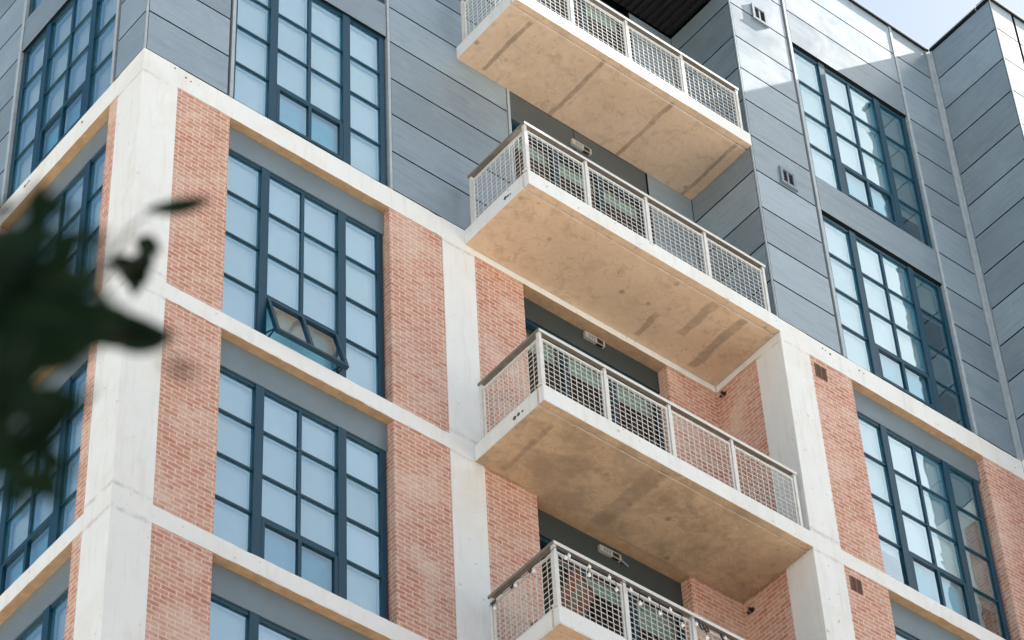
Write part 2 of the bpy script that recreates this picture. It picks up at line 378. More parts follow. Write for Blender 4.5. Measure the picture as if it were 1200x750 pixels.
for i,(z1,z0) in enumerate(BEAMS):
    beam(FM,.553,4.963,z1,z0,.5); beam(FM,5.527,XG,z1,z0,.5)
    beam(FR,10.579,XK,z1,z0,.5)
    beam(SL,.576,4.26,z1,z0,.5); beam(SL,4.83,9.0,z1,z0,.5)
    beam(SG,-.86,0,z1,z0,.5); beam(S3,-2.35,D,z1,z0,.5)
    beam(F3,XK+.56,22,z1,z0,.5)

# --- brickwork between the bands
LEV=[(-.414,-4.2),(-4.482,-7.922),(-8.198,-11.64),(-11.92,BASE)]
def brick(T,u0,u1,z1,z0,depth=.45):
    m=MB(); m.box(u0,u1,.012,depth,z0,z1,T=T); return part(m,'brick_pier',M['brick'])
for k,(z1,z0) in enumerate(LEV):
    last=(k==3)
    for T,segs in ((FM,[(.553,1.396),(4.05,4.963),(5.527,6.402),(9.07,XG+.012)]),(FR,[(10.579,11.421),(14.118,XK+.012)]),
                   (SL,[(.576,.792),(3.42,4.26),(4.83,9.0)]),(SG,[(-.86,.0115)]),(S3,[(-2.35,D+.0115)]),(F3,[(XK+.56,22)])):
        if last:
            lo,hi={FM:[(.553,4.963),(5.527,XG+.012)],FR:[(10.579,XK+.012)],SL:[(.576,4.26),(4.83,9.0)],SG:[(-.86,.0115)],S3:[(-2.35,D+.0115)],F3:[(XK+.56,22)]}[T][0],None
            for s in {FM:[(.553,4.963),(5.527,XG+.012)],FR:[(10.579,XK+.012)],SL:[(.576,4.26),(4.83,9.0)],SG:[(-.86,.0115)],S3:[(-2.35,D+.0115)],F3:[(XK+.56,22)]}[T]:
                brick(T,s[0],s[1],z1,z0)
        else:
            for s in segs: brick(T,s[0],s[1],z1,z0)

# --- metal cladding: separate panels over a dark backing
def clad(T,segs,zlo=0,zhi=ROOF,backing=True):
    """segs: list of (u0,u1,[(za,zb) openings])"""
    m=MB(); g=.015
    for (u0,u1,ops) in segs:
        edges=[z for z in ROWS if zlo<=z<=zhi]
        spans=[]
        for a,b in zip(edges[:-1],edges[1:]):
            cuts=[(a,b)]
            for (oa,ob) in ops:
                nc=[]
                for (p,q) in cuts:
                    if ob<=p or oa>=q: nc.append((p,q))
                    else:
                        if oa-p>.06: nc.append((p,oa))
                        if q-ob>.06: nc.append((ob,q))
                cuts=nc
            spans+=cuts
        for (a,b) in spans:
            m.box(u0+g*.5,u1-g*.5,0,.03,a+g,b-g,T=T,m=0,mrest=1)
            m.box(u0,u1,.034,.09,a,b,T=T,m=1)
    return part(m,'metal_cladding',[M['panel'],M['gap']])
WZ=[(0,3.33),(4.13,7.46)]            # window openings in the clad storeys
clad(FM,[(.03,1.335,[]),(1.42,4.05,WZ),(4.11,6.31,[(7.9,8.2)]),(6.37,9.07,[(0,4.11),(4.11,8.2)]),(9.10,XG,[(7.9,8.2)])])
clad(FR,[(XG+.02,11.29,[]),(11.40,14.03,[(0,3.25),(4.11,7.42)]),(14.10,14.93,[])])
clad(SL,[(.03,.69,[]),(.80,3.41,WZ),(3.50,6.2,[]),(6.22,9.0,[]),(9.02,12.0,[])])
clad(SG,[(D+.03,0,[(7.9,8.2)])])
clad(S3,[(D2+.02,D-.075,[])])
clad(F3,[(XK+.02,15.57,[]),(15.62,18.3,[]),(18.32,22,[])])
def trims(T,us,z0=0,z1=ROOF,name='cladding_trim',proud=.012):
    m=MB()
    for (a,b) in us: m.box(a,b,-proud,.09,z0+.004,z1-.004,T=T)
    return part(m,name,M['trim'])
trims(FM,[(1.365,1.416)]); trims(FM,[(4.058,4.104)]); trims(FM,[(6.318,6.364)]); 
trims(FR,[(11.325,11.385)]); trims(FR,[(14.036,14.094)]); trims(FR,[(14.94,XK-.002)])
trims(SL,[(.73,.79)]); trims(SL,[(3.42,3.49)]); trims(S3,[(D-.07,D-.014)])
m=MB(); m.box(-.004,.026,-.004,.026,Z0+.004,Z0+ROOF-.01); part(m,'corner_trim',M['trim'])
m=MB(); m.box(XG-.003,XG+.016,D-.003,D+.026,Z0+.004,Z0+ROOF-.01); part(m,'corner_trim',M['trim'])
m=MB(); m.box(XK-.003,XK+.016,D2-.003,D2+.016,Z0+.004,Z0+ROOF-.01); part(m,'corner_trim',M['trim'])

# --- windows: four columns (1 + 2 + 1) by four rows
CU=[(.05,.60),(.73,1.265),(1.315,1.86),(1.985,2.52)]
W_=2.61
def window(T,u0,zb,zt,d0,rows,blinds,casement='shut',label=None):
    """zb, zt: outer frame; rows: muntin heights (3); d0: depth of the frame face behind the wall face"""
    m=MB(); fb=d0+.112; gd=d0+.03
    gi=gd+.004
    def bar2(a,b,za,zc,p=0.0,e=0.0):
        m.box(u0+a,u0+b,d0-p+e,gi-e,za,zc,T=T); m.box(u0+a,u0+b,gi+.0005+e,fb-e,za,zc,T=T,m=1)
    bar2(0,.05,zb,zt); bar2(2.52,W_,zb,zt); bar2(.60,.73,zb,zt,.012); bar2(1.86,1.985,zb,zt,.012)
    for (a,b) in ((.05,.60),(.73,1.86),(1.985,2.52)):
        bar2(a,b,zb,zb+.06,e=.004); bar2(a,b,zt-.065,zt,e=.004)
        for z in rows:
            h=.031 if (a!=.73 or z!=rows[-1]) else .06
            bar2(a,b,z-h/2,z+h/2,e=.006)
    lo=rows[-1]+.03
    bar2(1.265,1.315,lo,zt-.065,e=.008)
    w=part(m,'window',[M['frame'],M['inner']],label)
    # fixed panes
    g=MB()
    zs=[zt-.065]+list(rows)+[zb+.06]
    for ci,(a,b) in enumerate(CU):
        for r in range(4):
            if ci in (1,2) and r==3: continue
            z1=zs[r]-(.018 if r else 0); z0=zs[r+1]+(.018 if r<3 else 0)
            if ci in(1,2) and r==2: z0=zs[r+1]+.03
            g.face([T(u0+a,gd,z0),T(u0+b,gd,z0),T(u0+b,gd,z1),T(u0+a,gd,z1)][::(-1 if T.flip else 1)])
    o=g.build('glass',M['glass'],w)
    # casement over the two middle columns of the lowest row
    zc1=rows[-1]-.03; zc0=zb+.06; a,b=u0+.735,u0+1.855
    ang=0 if casement=='shut' else math.radians(17)
    def TC(u,d,z):
        dz=z-zc1; dd=d-(d0-.004)
        return T(u, d0-.004+dz*math.sin(ang)+dd*math.cos(ang), zc1+dz*math.cos(ang)-dd*math.sin(ang))
    class TT: pass
    TCo=type('TC',(),{'__call__':lambda s,*q:TC(*q),'flip':T.flip})()
    c=MB(); f0,f1=d0-.01,d0+.05
    for (p,q,r,s) in ((a,b,zc0,zc0+.055),(a,b,zc1-.05,zc1-.002),(a,a+.05,zc0+.055,zc1-.05),(b-.05,b,zc0+.055,zc1-.05),((a+b)/2-.025,(a+b)/2+.025,zc0+.055,zc1-.05)):
        c.box(p,q,f0,f1,r,s,T=TCo)
    for (p,q) in ((a+.05,(a+b)/2-.025),((a+b)/2+.025,b-.05)):
        c.face([TCo(p,d0+.02,zc0+.055),TCo(q,d0+.02,zc0+.055),TCo(q,d0+.02,zc1-.05),TCo(p,d0+.02,zc1-.05)][::(-1 if T.flip else 1)],1)
    if ang:
        for uu in (a+.02,b-.02):    # stay arms
            c.bar(T(uu,d0+.05,zc0+.22),TC(uu,d0+.04,zc0+.10),.011)
            c.bar(T(uu,d0+.05,zc0+.06),TC(uu,d0+.04,zc0+.10),.011)
    co=c.build('casement',[M['frame'],M['sglass']],w)
    if ang: co['label']='casement tilted open at the bottom'
    s=MB(); s.box(a,b,d0+.114,d0+.117,zb+.01,zc1+.05,T=T)
    s.build('insect_screen',M['screen'],w)
    # blinds: (u0,u1,drop fraction)
    if blinds=='full': blinds=[(.02,2.59,1.0)]
    for (p,q,fr) in blinds:
        bm=MB(); zz=zt-(zt-zb)*fr
        bm.box(u0+p,u0+q,d0+.128,d0+.133,zz,zt-.01,T=T); bm.box(u0+p,u0+q,d0+.122,d0+.139,zz,zz+.03,T=T)
        bm.build('roller_blind',M['dimblind'] if (T is FR and p>1.9) else M['blind'],w)
    return w
def rowsof(zb,zt,brk):
    h=(zt-.065-zb-.06)/4
    return [zt-.065-h,zt-.065-2*h,zt-.065-3*h]
R1=[2.465,1.675,.865]                # clad storey
up=[z+4.125 for z in R1]
window(FM,1.42,.0,3.33,.035,R1,'full')
window(FM,1.42,4.13,7.46,.035,up,'full')
window(SL,.80,.0,3.33,.035,R1,'full')
window(SL,.80,4.13,7.46,.035,up,'full')
part_b=[(.02,.66,.98),(.67,1.92,.99),(1.93,2.59,.26)]
window(FR,11.40,0,3.25,.035,[2.385,1.59,.80],[(.02,.66,.995),(.67,1.92,.995),(1.93,2.59,.25)])
window(FR,11.40,4.11,7.42,.035,[6.56,5.75,4.96],[(.02,.66,.995),(.67,1.92,.995),(1.93,2.59,.80)])
wl=[(-.86,-4.2,[-1.68,-2.48,-3.275]),(-4.96,-7.922,[-5.69,-6.42,-7.12]),(-8.66,-11.64,[-9.41,-10.14,-10.85])]
lint=[(-.414,-.83),(-4.482,-4.93),(-8.198,-8.63)]
def lintel(T,u0,u1,z1,z0,d=.135):
    m=MB(); m.box(u0,u1,d,d+.25,z0-.03,z1,T=T); return part(m,'lintel_panel',M['lintel'])
for k,((zt,zb,rw),(l1,l0)) in enumerate(zip(wl,lint)):
    window(FM,1.418,zb,zt,.15,rw,'full','open' if k==0 else 'shut','window whose bottom casement is tilted open' if k==0 else None)
    lintel(FM,1.396,4.05,l1,l0)
    window(SL,.794,zb,zt,.15,rw,'full'); lintel(SL,.792,3.42,l1,l0)
    if k!=0 or True:
        bl=[(.02,.66,.995),(.67,1.92,.72 if k==0 else .995),(1.93,2.59,.72)]
        if k==0: bl=[(.02,.66,.76),(.67,1.92,.77),(1.93,2.59,.76)]
        window(FR,11.44,zb,zt,.15,rw,bl); lintel(FR,11.421,14.118,l1,l0)

# --- balcony doors
def door(zf,zh,x0,x1,y,blind,side):
    T=Front(y); m=MB(); n=3; w=(x1-x0)/n
    m.box(x0,x1,0,.10,zh-.06,zh,T=T); m.box(x0,x1,0,.10,zf,zf+.06,T=T)
    for i in range(n+1):
        c=x0+w*i; a=max(x0,c-.045); b=min(x1,c+.045)
        m.box(a,b,.004,.096,zf+.06,zh-.06,T=T)
    for i in range(n): m.box(x0+w*i+.045,x0+w*(i+1)-.045,.02,.08,zf+.06,zf+.14,T=T)
    d=part(m,'balcony_door',M['frame'])
    g=MB()
    for i in range(n):
        a,b=x0+w*i+.045,x0+w*(i+1)-.045
        g.face([T(a,.05,zf+.14),T(b,.05,zf+.14),T(b,.05,zh-.06),T(a,.05,zh-.06)])
    g.build('glass',M['dglass'],d)
    for i in range(n):
        s=MB(); a,b=x0+w*i+.02,x0+w*(i+1)-.02; zz=zh-blind[i]
        s.box(a,b,.19,.196,zz,zh,T=T); s.box(a,b,.18,.21,zz,zz+.05,T=T); s.build('roller_blind',M['gblind'],d)
    return d
door(0,3.2,6.37,9.07,.06,(.26,.26,.26),0)
door(4.11,7.85,6.37,9.07,.06,(.3,.3,.3),0)
door(-4.2,-.83,6.402,9.07,.22,(.36,.36,.36),0)
door(-7.922,-4.95,6.402,9.07,.22,(.0+.08,.3,.5),0)
door(-11.64,-8.65,6.402,9.07,.22,(.3,.3,.3),0)
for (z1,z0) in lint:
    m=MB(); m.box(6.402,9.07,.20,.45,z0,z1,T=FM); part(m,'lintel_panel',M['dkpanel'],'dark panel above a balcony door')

m=MB(); m.box(6.37,7.62,.004,.09,3.2,4.10,T=FM); m.box(7.64,9.07,.004,.09,3.2,4.10,T=FM); m.box(7.6,7.66,.02,.085,3.2,4.10,T=FM); part(m,'lintel_panel',M['hdpanel'],'cladding above the upper balcony door, greyed for the slab shade')
# --- balconies
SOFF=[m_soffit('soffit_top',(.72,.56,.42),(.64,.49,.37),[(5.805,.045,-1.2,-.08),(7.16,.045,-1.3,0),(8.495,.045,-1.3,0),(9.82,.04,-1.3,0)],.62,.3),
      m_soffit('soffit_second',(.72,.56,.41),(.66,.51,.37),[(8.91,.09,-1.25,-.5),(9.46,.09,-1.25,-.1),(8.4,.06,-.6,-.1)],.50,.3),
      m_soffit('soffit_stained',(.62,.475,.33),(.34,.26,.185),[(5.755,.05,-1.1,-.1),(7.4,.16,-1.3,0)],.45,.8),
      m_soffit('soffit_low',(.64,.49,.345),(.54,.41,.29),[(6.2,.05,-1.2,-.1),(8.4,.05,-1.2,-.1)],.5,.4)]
def balcony(zt,zb,smat,label):
    z1=zt+Z0; z0=zb+Z0; s=MB()
    XE=XG-.006; yf=D-.012
    # slab with a drip groove near the front edge; fascia painted, underside tinted with warm bounce
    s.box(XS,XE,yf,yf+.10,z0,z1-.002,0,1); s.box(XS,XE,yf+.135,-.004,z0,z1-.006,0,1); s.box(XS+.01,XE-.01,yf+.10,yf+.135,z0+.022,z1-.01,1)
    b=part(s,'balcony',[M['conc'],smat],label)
    h=MB()
    h.box(XS-.01,9.905,D-.012,D+.058,z1+.985,z1+1.02,0); h.box(XS-.012,9.907,D-.018,D-.0125,z1+.975,z1+1.026,1)
    h.box(XS-.01,XS+.058,D+.059,-.14,z1+.985,z1+1.02,0); h.box(XS-.018,XS-.0105,D-.012,-.14,z1+.98,z1+1.024,0)
    h.build('handrail',[M['rail'],M['galv']],b)
    posts=[5.385,6.49,7.61,8.73,9.875]
    for x in posts:
        p=MB(); p.box(x-.022,x+.022,D+.002,D+.058,z1,z1+.985); p.box(x-.06,x+.06,D+.0,D+.07,z1,z1+.012); p.build('post',M['galv'],b)
    p=MB(); p.box(XS+.002,XS+.058,-.19,-.146,z1,z1+.985); p.build('post',M['galv'],b)
    def mesh_panel(T,u0,u1,nc):
        q=MB(); za,zb_=z1+.03-Z0,z1+.885-Z0; nr=10
        q.box(u0,u1,.015,.045,zb_-.012,zb_+.02,T=T); q.box(u0,u1,.015,.045,za-.02,za+.012,T=T)
        for a in (u0,u1-.028): q.box(a,a+.028,.020,.040,za+.012,zb_-.012,T=T)
        du=(u1-u0)/nc; dz=(zb_-za)/nr; r=.0036
        for i in range(1,nc): q.box(u0+du*i-r,u0+du*i+r,.020,.027,za+.012,zb_-.012,T=T)
        for j in range(1,nr): q.box(u0-.03,u1+.03,.0275,.0345,za+dz*j-r,za+dz*j+r,T=T)
        q.build('mesh_panel',M['galv'],b)
    T=Front(D)
    for a,c in zip(posts[:-1],posts[1:]): mesh_panel(T,a+.03,c-.03,11)
    mesh_panel(Side(XS),D+.07,-.195,11)
    return b
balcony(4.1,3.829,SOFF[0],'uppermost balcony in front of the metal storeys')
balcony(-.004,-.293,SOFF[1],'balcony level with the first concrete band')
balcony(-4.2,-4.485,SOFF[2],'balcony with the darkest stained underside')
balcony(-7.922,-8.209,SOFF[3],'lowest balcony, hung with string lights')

# --- form-tie holes left in the concrete, darkened plugs
def ties(T,pts,set_):
    m=MB()
    for (u,z,r_) in pts:
        a=Vector(T(u,set_-.003,z)); b=Vector(T(u,set_+.01,z)); m.bar(a,b,r_,0,9)
    part(m,'tie_hole',M['tie'])
ties(SL,[(2.862,-.135,.026),(2.80,-.137,.016),(2.756,-.13,.018),(1.464,-.123,.022),(3.3,-.2,.016)],.004)
ties(FR,[(10.893,-.105,.014),(10.95,-.115,.012),(11.04,-.136,.02),(11.63,-.115,.016),(11.72,-.12,.012)],.004)
ties(FM,[(.67,-.13,.016),(.75,-.15,.013)],.004); ties(FM,[(.49,-.07,.014)],0)
ties(Side(XS),[(-.90,-.14,.034),(-.96,-.15,.022),(-1.01,-.16,.016)],0)
ties(Side(XS),[(-.82,-4.345,.034),(-.90,-4.342,.030),(-.98,-4.349,.02)],0)
# --- canopy over the top balcony, roofs, copings, inner floors
m=MB(); m.box(XS,XG-.004,D-.01,-.004,Z0+7.96,Z0+8.2)
x=XS+.03
while x<XG-.1:
    m.box(x,x+.07,D+.02,-.02,Z0+7.92,Z0+7.958); x+=.14
part(m,'canopy',M['dark'],'dark ribbed canopy over the uppermost balcony')
def coping(T,u0,u1,e0=0,e1=0):
    m=MB(); m.box(u0-e0,u1+e1,-.035,.3,ROOF+.002,ROOF+.05,T=T,m=0); m.box(u0-e0*.6,u1+e1,-.02,.28,ROOF+.052,ROOF+.10,T=T,m=1)
    part(m,'roof_coping',[M['gap'],M['trim']])
coping(FM,.31,XG-.004,0,0); coping(FR,XG+.31,XK-.04); coping(F3,XK-.034,22); coping(SL,-.035,12); coping(SG,D-.035,-.04); coping(S3,D2+.31,D-.04)
coping(FR,XG-.034,XG+.30)
m=MB(); m.box(.1,21.9,.3,11.9,Z0+ROOF-.3,Z0+ROOF-.02); m.box(XG+.1,21.9,D+.1,.29,Z0+ROOF-.3,Z0+ROOF-.02); m.box(XK+.1,21.9,D2+.1,D+.09,Z0+ROOF-.3,Z0+ROOF-.02); part(m,'roof',M['lintel'])
m=MB(); m.box(0,22,12.0,12.2,0,Z0+ROOF-.01); m.box(22.0,22.2,D2+.02,12.2,0,Z0+ROOF-.01); m.box(.03,.4,9.58,11.99,0,Z0-.01); part(m,'rear_wall',M['brick'])
m=MB()
for zc in (7.6,3.62,-.45,-4.52,-8.24,-11.96):
    m.box(.52,21.9,.52,11.9,Z0+zc,Z0+zc+.25); m.box(XG+.52,21.9,D+.52,.515,Z0+zc,Z0+zc+.25); m.box(XK+.52,21.9,D2+.52,D+.515,Z0+zc,Z0+zc+.25)
part(m,'floor_slab',M['room'])
m=MB(); m.box(.6,21.8,4.2,4.3,Z0-12,Z0+ROOF-.4); m.box(5.0,5.1,.53,4.19,Z0-12,Z0+ROOF-.4); m.box(9.8,9.9,.53,4.19,Z0-12,Z0+ROOF-.4); m.box(15.2,15.3,-.85,4.19,Z0-12,Z0+ROOF-.4); part(m,'partition_wall',M['room'])

# ------------------------------------------------------------------ fittings on the building
def wall_lamp(x0,x1,y,z0,z1,label,skew=False):
    t=empty('wall_lamp',((x0+x1)/2,y,Z0+z0)); tag(t,label,'wall lamp','lamps above the balcony doors')
    o=t.location
    h=MB(); h.box(x0,x1,y-.05,y-.002,Z0+z0,Z0+z1)
    h.build('housing',M['white'],t,loc=tuple(o))
    l=MB(); l.box(x0+(x1-x0)*.60,x0+(x1-x0)*.90,y-.054,y-.0505,Z0+z0+.015,Z0+z1-.02); l.box(x0+(x1-x0)*.60,x0+(x1-x0)*.90,y-.045,y-.01,Z0+z0-.006,Z0+z0-.0005)
    l.build('lens',M['black'],t,loc=tuple(o))
    v=MB()
    for i in range(3): v.box(x0+.07+i*.045,x0+.095+i*.045,y-.053,y-.0505,Z0+z0+.02,Z0+z1-.025)
    v.build('louvre',M['vent'],t,loc=tuple(o))
    if skew:
        b=MB(); b.bar((x1+.01,y-.03,Z0+z0+.03),(x1+.13,y-.03,Z0+z0-.02),.016); b.build('bracket',M['vent'],t,loc=tuple(o))
    return t
wall_lamp(7.54,7.92,0,3.40,3.52,'small white lamp on the grey panel under the uppermost balcony')
wall_lamp(7.655,8.02,.20,-.58,-.46,'clean white lamp on the dark lintel between the brick piers, upper of two')
wall_lamp(7.59,7.96,.20,-4.70,-4.60,'white lamp with a side bracket above the string light balcony',True)

def box_vent(x0,x1,z0,z1,label):
    t=empty('wall_vent',((x0+x1)/2,D,Z0+z0)); tag(t,label,'vent','square vents on the metal cladding'); o=tuple(t.location)
    f=MB(); w=.05
    f.box(x0,x0+w,D-.03,D-.003,Z0+z0,Z0+z1); f.box(x1-w,x1,D-.03,D-.003,Z0+z0,Z0+z1); f.box(x0+w,x1-w,D-.03,D-.003,Z0+z1-w,Z0+z1); f.box(x0+w,x1-w,D-.03,D-.003,Z0+z0,Z0+z0+w)
    c=(x0+x1)/2; f.box(c-.016,c+.016,D-.022,D-.003,Z0+z0+w,Z0+z1-w)
    f.box(x0-.02,x1+.02,D-.04,D-.003,Z0+z0-.022,Z0+z0-.002)
    f.build('frame',M['vent'],t,loc=o)
    g=MB()
    n=4
    for k in range(n):
        zz=Z0+z0+w+(z1-z0-2*w)*(k+.1)/n
        for (a,b) in ((x0+w+.002,c-.016),(c+.016,x1-w-.002)): g.face([(a,D-.02,zz),(b,D-.02,zz),(b,D-.004,zz+.06),(a,D-.004,zz+.06)])
    g.box(x0+w,x1-w,D-.0035,D-.0015,Z0+z0+w,Z0+z1-w)
    g.build('louvre',M['black'],t,loc=o)
box_vent(10.53,10.85,7.42,7.80,'square metal wall vent in the sunlit cladding near the roof')
box_vent(10.575,10.885,3.37,3.74,'square metal wall vent in shaded cladding left of the windows')
def brick_vent(x0,x1,z0,z1,label):
    t=empty('air_brick',((x0+x1)/2,D,Z0+z0)); tag(t,label,'vent','brown grilles in the brickwork'); o=tuple(t.location); y=D+.012
    f=MB(); c=(x0+x1)/2; n=8
    f.box(x0,x1,y-.003,y+.01,Z0+z0,Z0+z1,1)
    for a,b in ((x0,x0+.014),(c-.01,c+.01),(x1-.014,x1)): f.box(a,b,y-.014,y-.004,Z0+z0,Z0+z1)
    for k in range(n+1):
        zz=Z0+z0+(z1-z0-.01)*k/n
        for a,b in ((x0+.014,c-.01),(c+.01,x1-.014)): f.box(a,b,y-.013,y-.004,zz,zz+.01)
    f.build('grille',[M['terra'],M['black']],t,loc=o)
brick_vent(10.665,10.89,-.80,-.545,'brown grille in the brick pier just under the first concrete band')
brick_vent(10.675,10.885,-4.875,-4.625,'brown grille in the brick pier one storey lower, under the second band')
def spout(y,z,label):
    o=(XG,y,Z0+z); m=MB(); m.bar((XG+.03,y,Z0+z),(XG-.06,y,Z0+z-.01),.024,0,12); m.bar((XG-.003,y,Z0+z),(XG+.008,y,Z0+z),.036,0,12); m.bar((XG-.05,y+.045,Z0+z-.03),(XG-.02,y+.045,Z0+z-.05),.022,0,10)
    t=m.build('drain_spout',M['black'],loc=o); tag(t,label,'pipe','pipe outlets in the brick side wall')
spout(-.16,-.56,'small dark pipe outlet in the brick side wall, under the second balcony')
spout(-.15,-4.70,'small dark pipe outlet in the brick side wall, under the dark stained balcony')

# string of bulbs on the lowest balcony
t=empty('string_lights',(5.35,-1.425,Z0-6.95)); o=tuple(t.location)
tag(t,'string of round white bulbs on black cable inside the lowest balcony railing','string lights')
front=[(5.52,-7.099),(5.575,-7.037),(5.894,-7.045),(5.883,-7.182),(6.212,-7.049),(6.316,-7.188),(6.552,-7.071),(6.696,-7.217),(6.848,-7.068),(7.013,-7.211),(7.195,-7.061),(7.381,-7.215),(7.62,-7.07),(7.78,-7.218),(8.1,-7.06),(8.3,-7.2),(8.55,-7.07),(8.8,-7.2),(9.1,-7.06),(9.35,-7.2)]
side=[(-1.03,-7.10),(-.68,-7.08),(-.274,-7.16)]
cab=MB(); pts=[]
for y in [-.17,-.22,-.3,-.36,-.45,-.55,-.62,-.70,-.80,-.9,-1.0,-1.1,-1.25,-1.425]:
    pts.append((5.345,y,Z0-7.02-.06*abs(math.sin(y*9.0))))
for x in [5.36+.1*i for i in range(45)]:
    pts.append((x,-1.425,Z0-7.0-.04*abs(math.sin(x*8.3))))
cab.path(pts,.0045,0,5)
for y in (-.2,-.24,-.58,-.62,-.93):
    cab.path([(5.345,y,Z0-7.05),(5.34,y-.03,Z0-7.11),(5.345,y-.06,Z0-7.07)],.011,0,5)
for (x,z) in front: cab.bar((x,-1.425,Z0-7.01),(x,-1.425,Z0+z+.03),.005,0,5)
for x in (7.66,7.73,8.02,8.2,8.45):
    cab.path([(x,-1.425,Z0-7.05),(x+.05,-1.425,Z0-7.12),(x+.10,-1.42,Z0-7.1),(x+.07,-1.425,Z0-7.03)],.012,0,5)
cab.build('cable',M['black'],t,loc=o)
prof=[(.010,.062),(.014,.050),(.016,.034),(.028,.022),(.036,.004),(.036,-.010),(.028,-.026),(.012,-.035)]
for (x,z) in front:
    b=MB(); b.lathe((x,-1.425,Z0+z-.012),[(r*.66,zz*.75) for r,zz in prof][::-1],0,12); b.build('bulb',M['bulb'],t,True,loc=o)
for (y,z) in side:
    b=MB(); b.lathe((5.345,y,Z0+z-.03),[(r*.66,zz*.75) for r,zz in prof][::-1],0,12); b.build('bulb',M['bulb'],t,True,loc=o)

# folding chair behind the mesh of the lowest balcony
def deck_chair(cx,cy,rot,label):
    t=empty('deck_chair',(cx,cy,Z0-7.922)); t.rotation_euler=(0,0,rot); tag(t,label,'chair')
    f=MB()
    for s in (-.28,.28):
        f.bar((s,-.30,0),(s,.30,1.06),.018); f.bar((s*.9,.34,0),(s*.9,-.34,.44),.018); f.bar((s*.94,.02,.52),(s*.94,.42,.06),.014)
    for p in ((-.30,.02),(.30,1.05)): f.bar((-.28,p[0],p[1]),(.28,p[0],p[1]),.016)
    f.bar((-.26,-.34,.44),(.26,-.34,.44),.016)
    f.build('frame',M['wood'],t)
    c=MB(); n=12; prev=None
    for i in range(n+1):
        s=i/n; y=-.34+.63*s; z=.44+.60*s-.62*s*(1-s)
        row=[(x,y,z) for x in (-.25,-.085,.085,.25)]
        if prev:
            for k in range(3): c.face([prev[k],prev[k+1],row[k+1],row[k]],1 if k==1 else 0)
        prev=row
    c.build('sling',[M['cloth'],M['cloth2']],t)
deck_chair(6.02,-.78,math.radians(205),'rust and olive folding deck chair behind the lowest balcony mesh')

# ------------------------------------------------------------------ street tree whose branch hangs into view
tr=empty('street_tree',(-13.3,-17.7,0)); tag(tr,'dark leafy street tree reaching a blurred branch in front of the corner','tree'); o=tuple(tr.location)
tk=MB(); top=Vector((-12.75,-18.4,3.7))
tk.path([(-13.3,-17.7,0),(-13.28,-17.75,.8),(-13.2,-17.9,1.8),(-13.0,-18.1,2.9),tuple(top)],.16,0,12,.085)
limbs=[[tuple(top),(-12.4,-18.85,3.85),(-12.1,-19.25,3.92),TWIGS[0][0]],[tuple(top),(-12.9,-18.2,4.6),(-13.0,-17.9,5.6)],[(-13.0,-18.1,2.9),(-13.5,-18.0,4.0),(-14.0,-17.7,5.0)],[(-13.1,-18.0,2.4),(-13.2,-17.4,3.6),(-13.4,-16.9,4.9)],[(-12.1,-19.25,3.92),TWIGS[1][0]],[(-12.1,-19.25,3.92),TWIGS[4][0]]]
for L in limbs: tk.path(L,.045,0,8,.014)
tk.path([TWIGS[0][0],TWIGS[2][0]],.007,0,6,.005)
for tw in TWIGS: tk.path(tw,.004,0,6,.0016)
trunk=tk.build('trunk',M['bark'],tr,loc=o)
lv=MB()
def leaf(c,ax,nr,L,W):
    c=Vector(c); ax=Vector(ax).normalized(); nr=Vector(nr); nr=(nr-ax*nr.dot(ax)).normalized(); w=ax.cross(nr)
    prof=[(0,.04),(.15,.55),(.35,.95),(.55,1),(.75,.72),(.9,.36),(1,.02)]
    prev=None
    for (s,k) in prof:
        mid=c+ax*(s-.5)*L-nr*L*.10*math.sin(s*math.pi)*-1-nr*.10*L*s*s
        h=w*W*.5*k; up=nr*W*.12*k
        row=[mid-h+up,mid,mid+h+up]
        if prev:
            lv.face([prev[0],prev[1],row[1],row[0]]); lv.face([prev[1],prev[2],row[2],row[1]])
        prev=row
for (c,ax,nr,L,W) in LEAVES: leaf(c,ax,nr,L,W)
R=random.Random(11)
cen=[Vector((-13.5,-17.2,5.0)),Vector((-13.0,-17.6,5.6)),Vector((-14.0,-17.7,5.0)),Vector((-13.4,-16.9,4.9)),Vector((-13.9,-17.0,5.7))]
for i in range(2600):
    c=R.choice(cen); p=c+Vector((R.gauss(0,.38),R.gauss(0,.38),R.gauss(0,.40)))
    ax=Vector((R.gauss(0,1),R.gauss(0,1),R.gauss(-.3,.6))); nr=Vector((R.gauss(0,.5),R.gauss(0,.5),1))
    leaf(p,ax,nr,R.uniform(.07,.12),R.uniform(.03,.05))
for i in range(90):                  # leaves along the limb that leads into view
    s=R.random(); a=Vector((-12.7,-18.45,3.75)); b=Vector((-12.12,-19.2,3.9)); p=a+(b-a)*s+Vector((R.gauss(0,.07),R.gauss(0,.07),R.gauss(0,.07)))
    leaf(p,(R.gauss(0,1),R.gauss(0,1),R.gauss(-.3,.6)),(R.gauss(0,.5),R.gauss(0,.5),1),R.uniform(.07,.11),R.uniform(.03,.05))
lv.build('crown',M['leaf'],tr,loc=o)

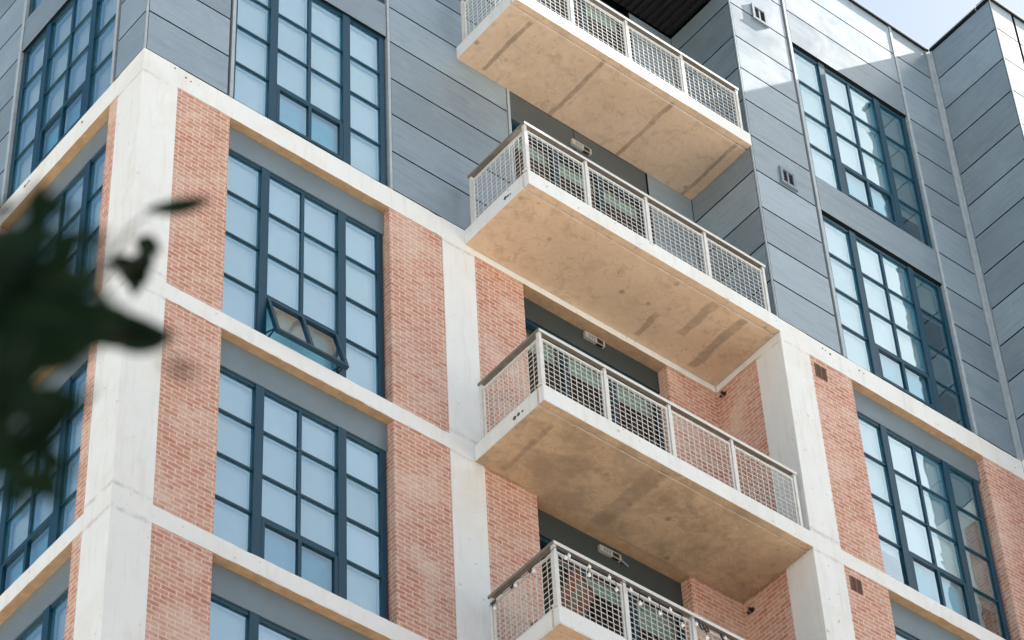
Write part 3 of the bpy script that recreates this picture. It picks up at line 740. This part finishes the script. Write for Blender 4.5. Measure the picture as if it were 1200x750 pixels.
# ------------------------------------------------------------------ unseen building added across the street to shade the tree
nb=empty('added_shade_building',(6,-30,0)); tag(nb,'unseen plain brick building added across the street to shade the tree','building'); o=tuple(nb.location)
q=MB(); q.box(-5.2,18,-40,-20.4,.0,24); q.build('wall',M['brick'],nb,loc=o)
q=MB(); q.box(-5.35,18.15,-40.15,-20.25,24.005,24.4); q.build('cornice',M['conc'],nb,loc=o)
for i in range(6):
    for k in range(5):
        x=-3.4+i*3.6; zz=2.2+k*4.3
        q=MB(); q.box(x,x+1.7,-20.395,-20.34,zz,zz+.1); q.box(x,x+1.7,-20.395,-20.34,zz+2.2,zz+2.3)
        for a in (0,.8,1.6): q.box(x+a,x+a+.1,-20.395,-20.34,zz+.1,zz+2.2)
        f=q.build('window',M['frame'],nb,loc=o)
        q=MB(); q.face([(x+.1,-20.36,zz+.1),(x+1.6,-20.36,zz+.1),(x+1.6,-20.36,zz+2.2),(x+.1,-20.36,zz+2.2)][::-1]); q.build('pane',M['black'],f,loc=o)

# ------------------------------------------------------------------ ground
def sheet(name,x0,x1,y0,y1,z,m,kind='structure'):
    q=MB(); q.face([(x0,y0,z),(x1,y0,z),(x1,y1,z),(x0,y1,z)]); return tag(q.build(name,m),kind=kind)
sheet('ground',-900,900,-900,900,-.004,M['ground'])
sheet('road',-300,300,-17.0,-8.0,.0,M['asphalt'])
q=MB()
for i in range(-40,40): q.box(i*6.0,i*6.0+3,-12.56,-12.44,.004,.008)
tag(q.build('road_markings',M['paint']),kind='structure')
q=MB(); q.box(-300,300,-7.85,-2.9,-.0,.12); q.box(-300,-.02,-2.9,14,-.0,.12); tag(q.build('pavement',M['slabs']),kind='structure')
q=MB(); q.box(-300,300,-8.0,-7.852,0,.13); q.box(-300,300,-17.15,-17.0,0,.13); tag(q.build('kerb',M['kerb']),kind='structure')

# ------------------------------------------------------------------ light
EL=math.asin(.977/math.sqrt(1+.13**2+.977**2)); SUN=Vector((1,-.13,.977)).normalized()
w=bpy.data.worlds.new('World'); SC.world=w; w.use_nodes=True; nt=w.node_tree; nt.nodes.clear()
sky=nt.nodes.new('ShaderNodeTexSky'); sky.sky_type='NISHITA'; sky.sun_disc=False; sky.sun_elevation=EL
sky.sun_rotation=math.atan2(SUN.x,SUN.y); sky.altitude=50; sky.air_density=AIR; sky.dust_density=DUST; sky.ozone_density=OZ
bg=nt.nodes.new('ShaderNodeBackground'); bg.inputs[1].default_value=SKY_STRENGTH; wo=nt.nodes.new('ShaderNodeOutputWorld')
mx=nt.nodes.new('ShaderNodeMix'); mx.data_type='RGBA'; mx.blend_type='MULTIPLY'; mx.inputs[0].default_value=1; mx.inputs[7].default_value=(.97,1.0,.91,1)   # neutral camera balance
nt.links.new(sky.outputs[0],mx.inputs[6]); nt.links.new(mx.outputs[2],bg.inputs[0]); nt.links.new(bg.outputs[0],wo.inputs[0])
sl=bpy.data.lights.new('sun','SUN'); sl.energy=SUN_STRENGTH; sl.angle=math.radians(.5); sl.color=(1,.965,.91)
so=bpy.data.objects.new('sun',sl); COL.objects.link(so); so.rotation_euler=SUN.to_track_quat('Z','Y').to_euler(); so.location=(30,-10,60)

# ------------------------------------------------------------------ camera
r=Vector((.77686284,-.6282809,-.04180011)); u=Vector((-.43476398,-.58323227,.68616354)); fw=Vector((.45548261,.51488177,.72624538))
cam=bpy.data.cameras.new('camera'); co=bpy.data.objects.new('camera',cam); COL.objects.link(co); SC.camera=co
mt=Matrix((r,u,-fw)).transposed().to_4x4(); mt.translation=Vector((-12.9242,-21.5621,Z0-31.7402)); co.matrix_world=mt
cam.sensor_fit='HORIZONTAL'; cam.sensor_width=36; cam.lens=36*3568.892/1200
cam.clip_start=.1; cam.clip_end=3000
cam.dof.use_dof=True; cam.dof.focus_distance=42; cam.dof.aperture_fstop=FSTOP
vs=SC.view_settings; vs.view_transform='Standard'; vs.look='None'; vs.exposure=EXPOSURE; vs.gamma=1
SC.cycles.max_bounces=8; SC.cycles.diffuse_bounces=4; SC.cycles.transparent_max_bounces=12
SC.cycles.use_denoising=True
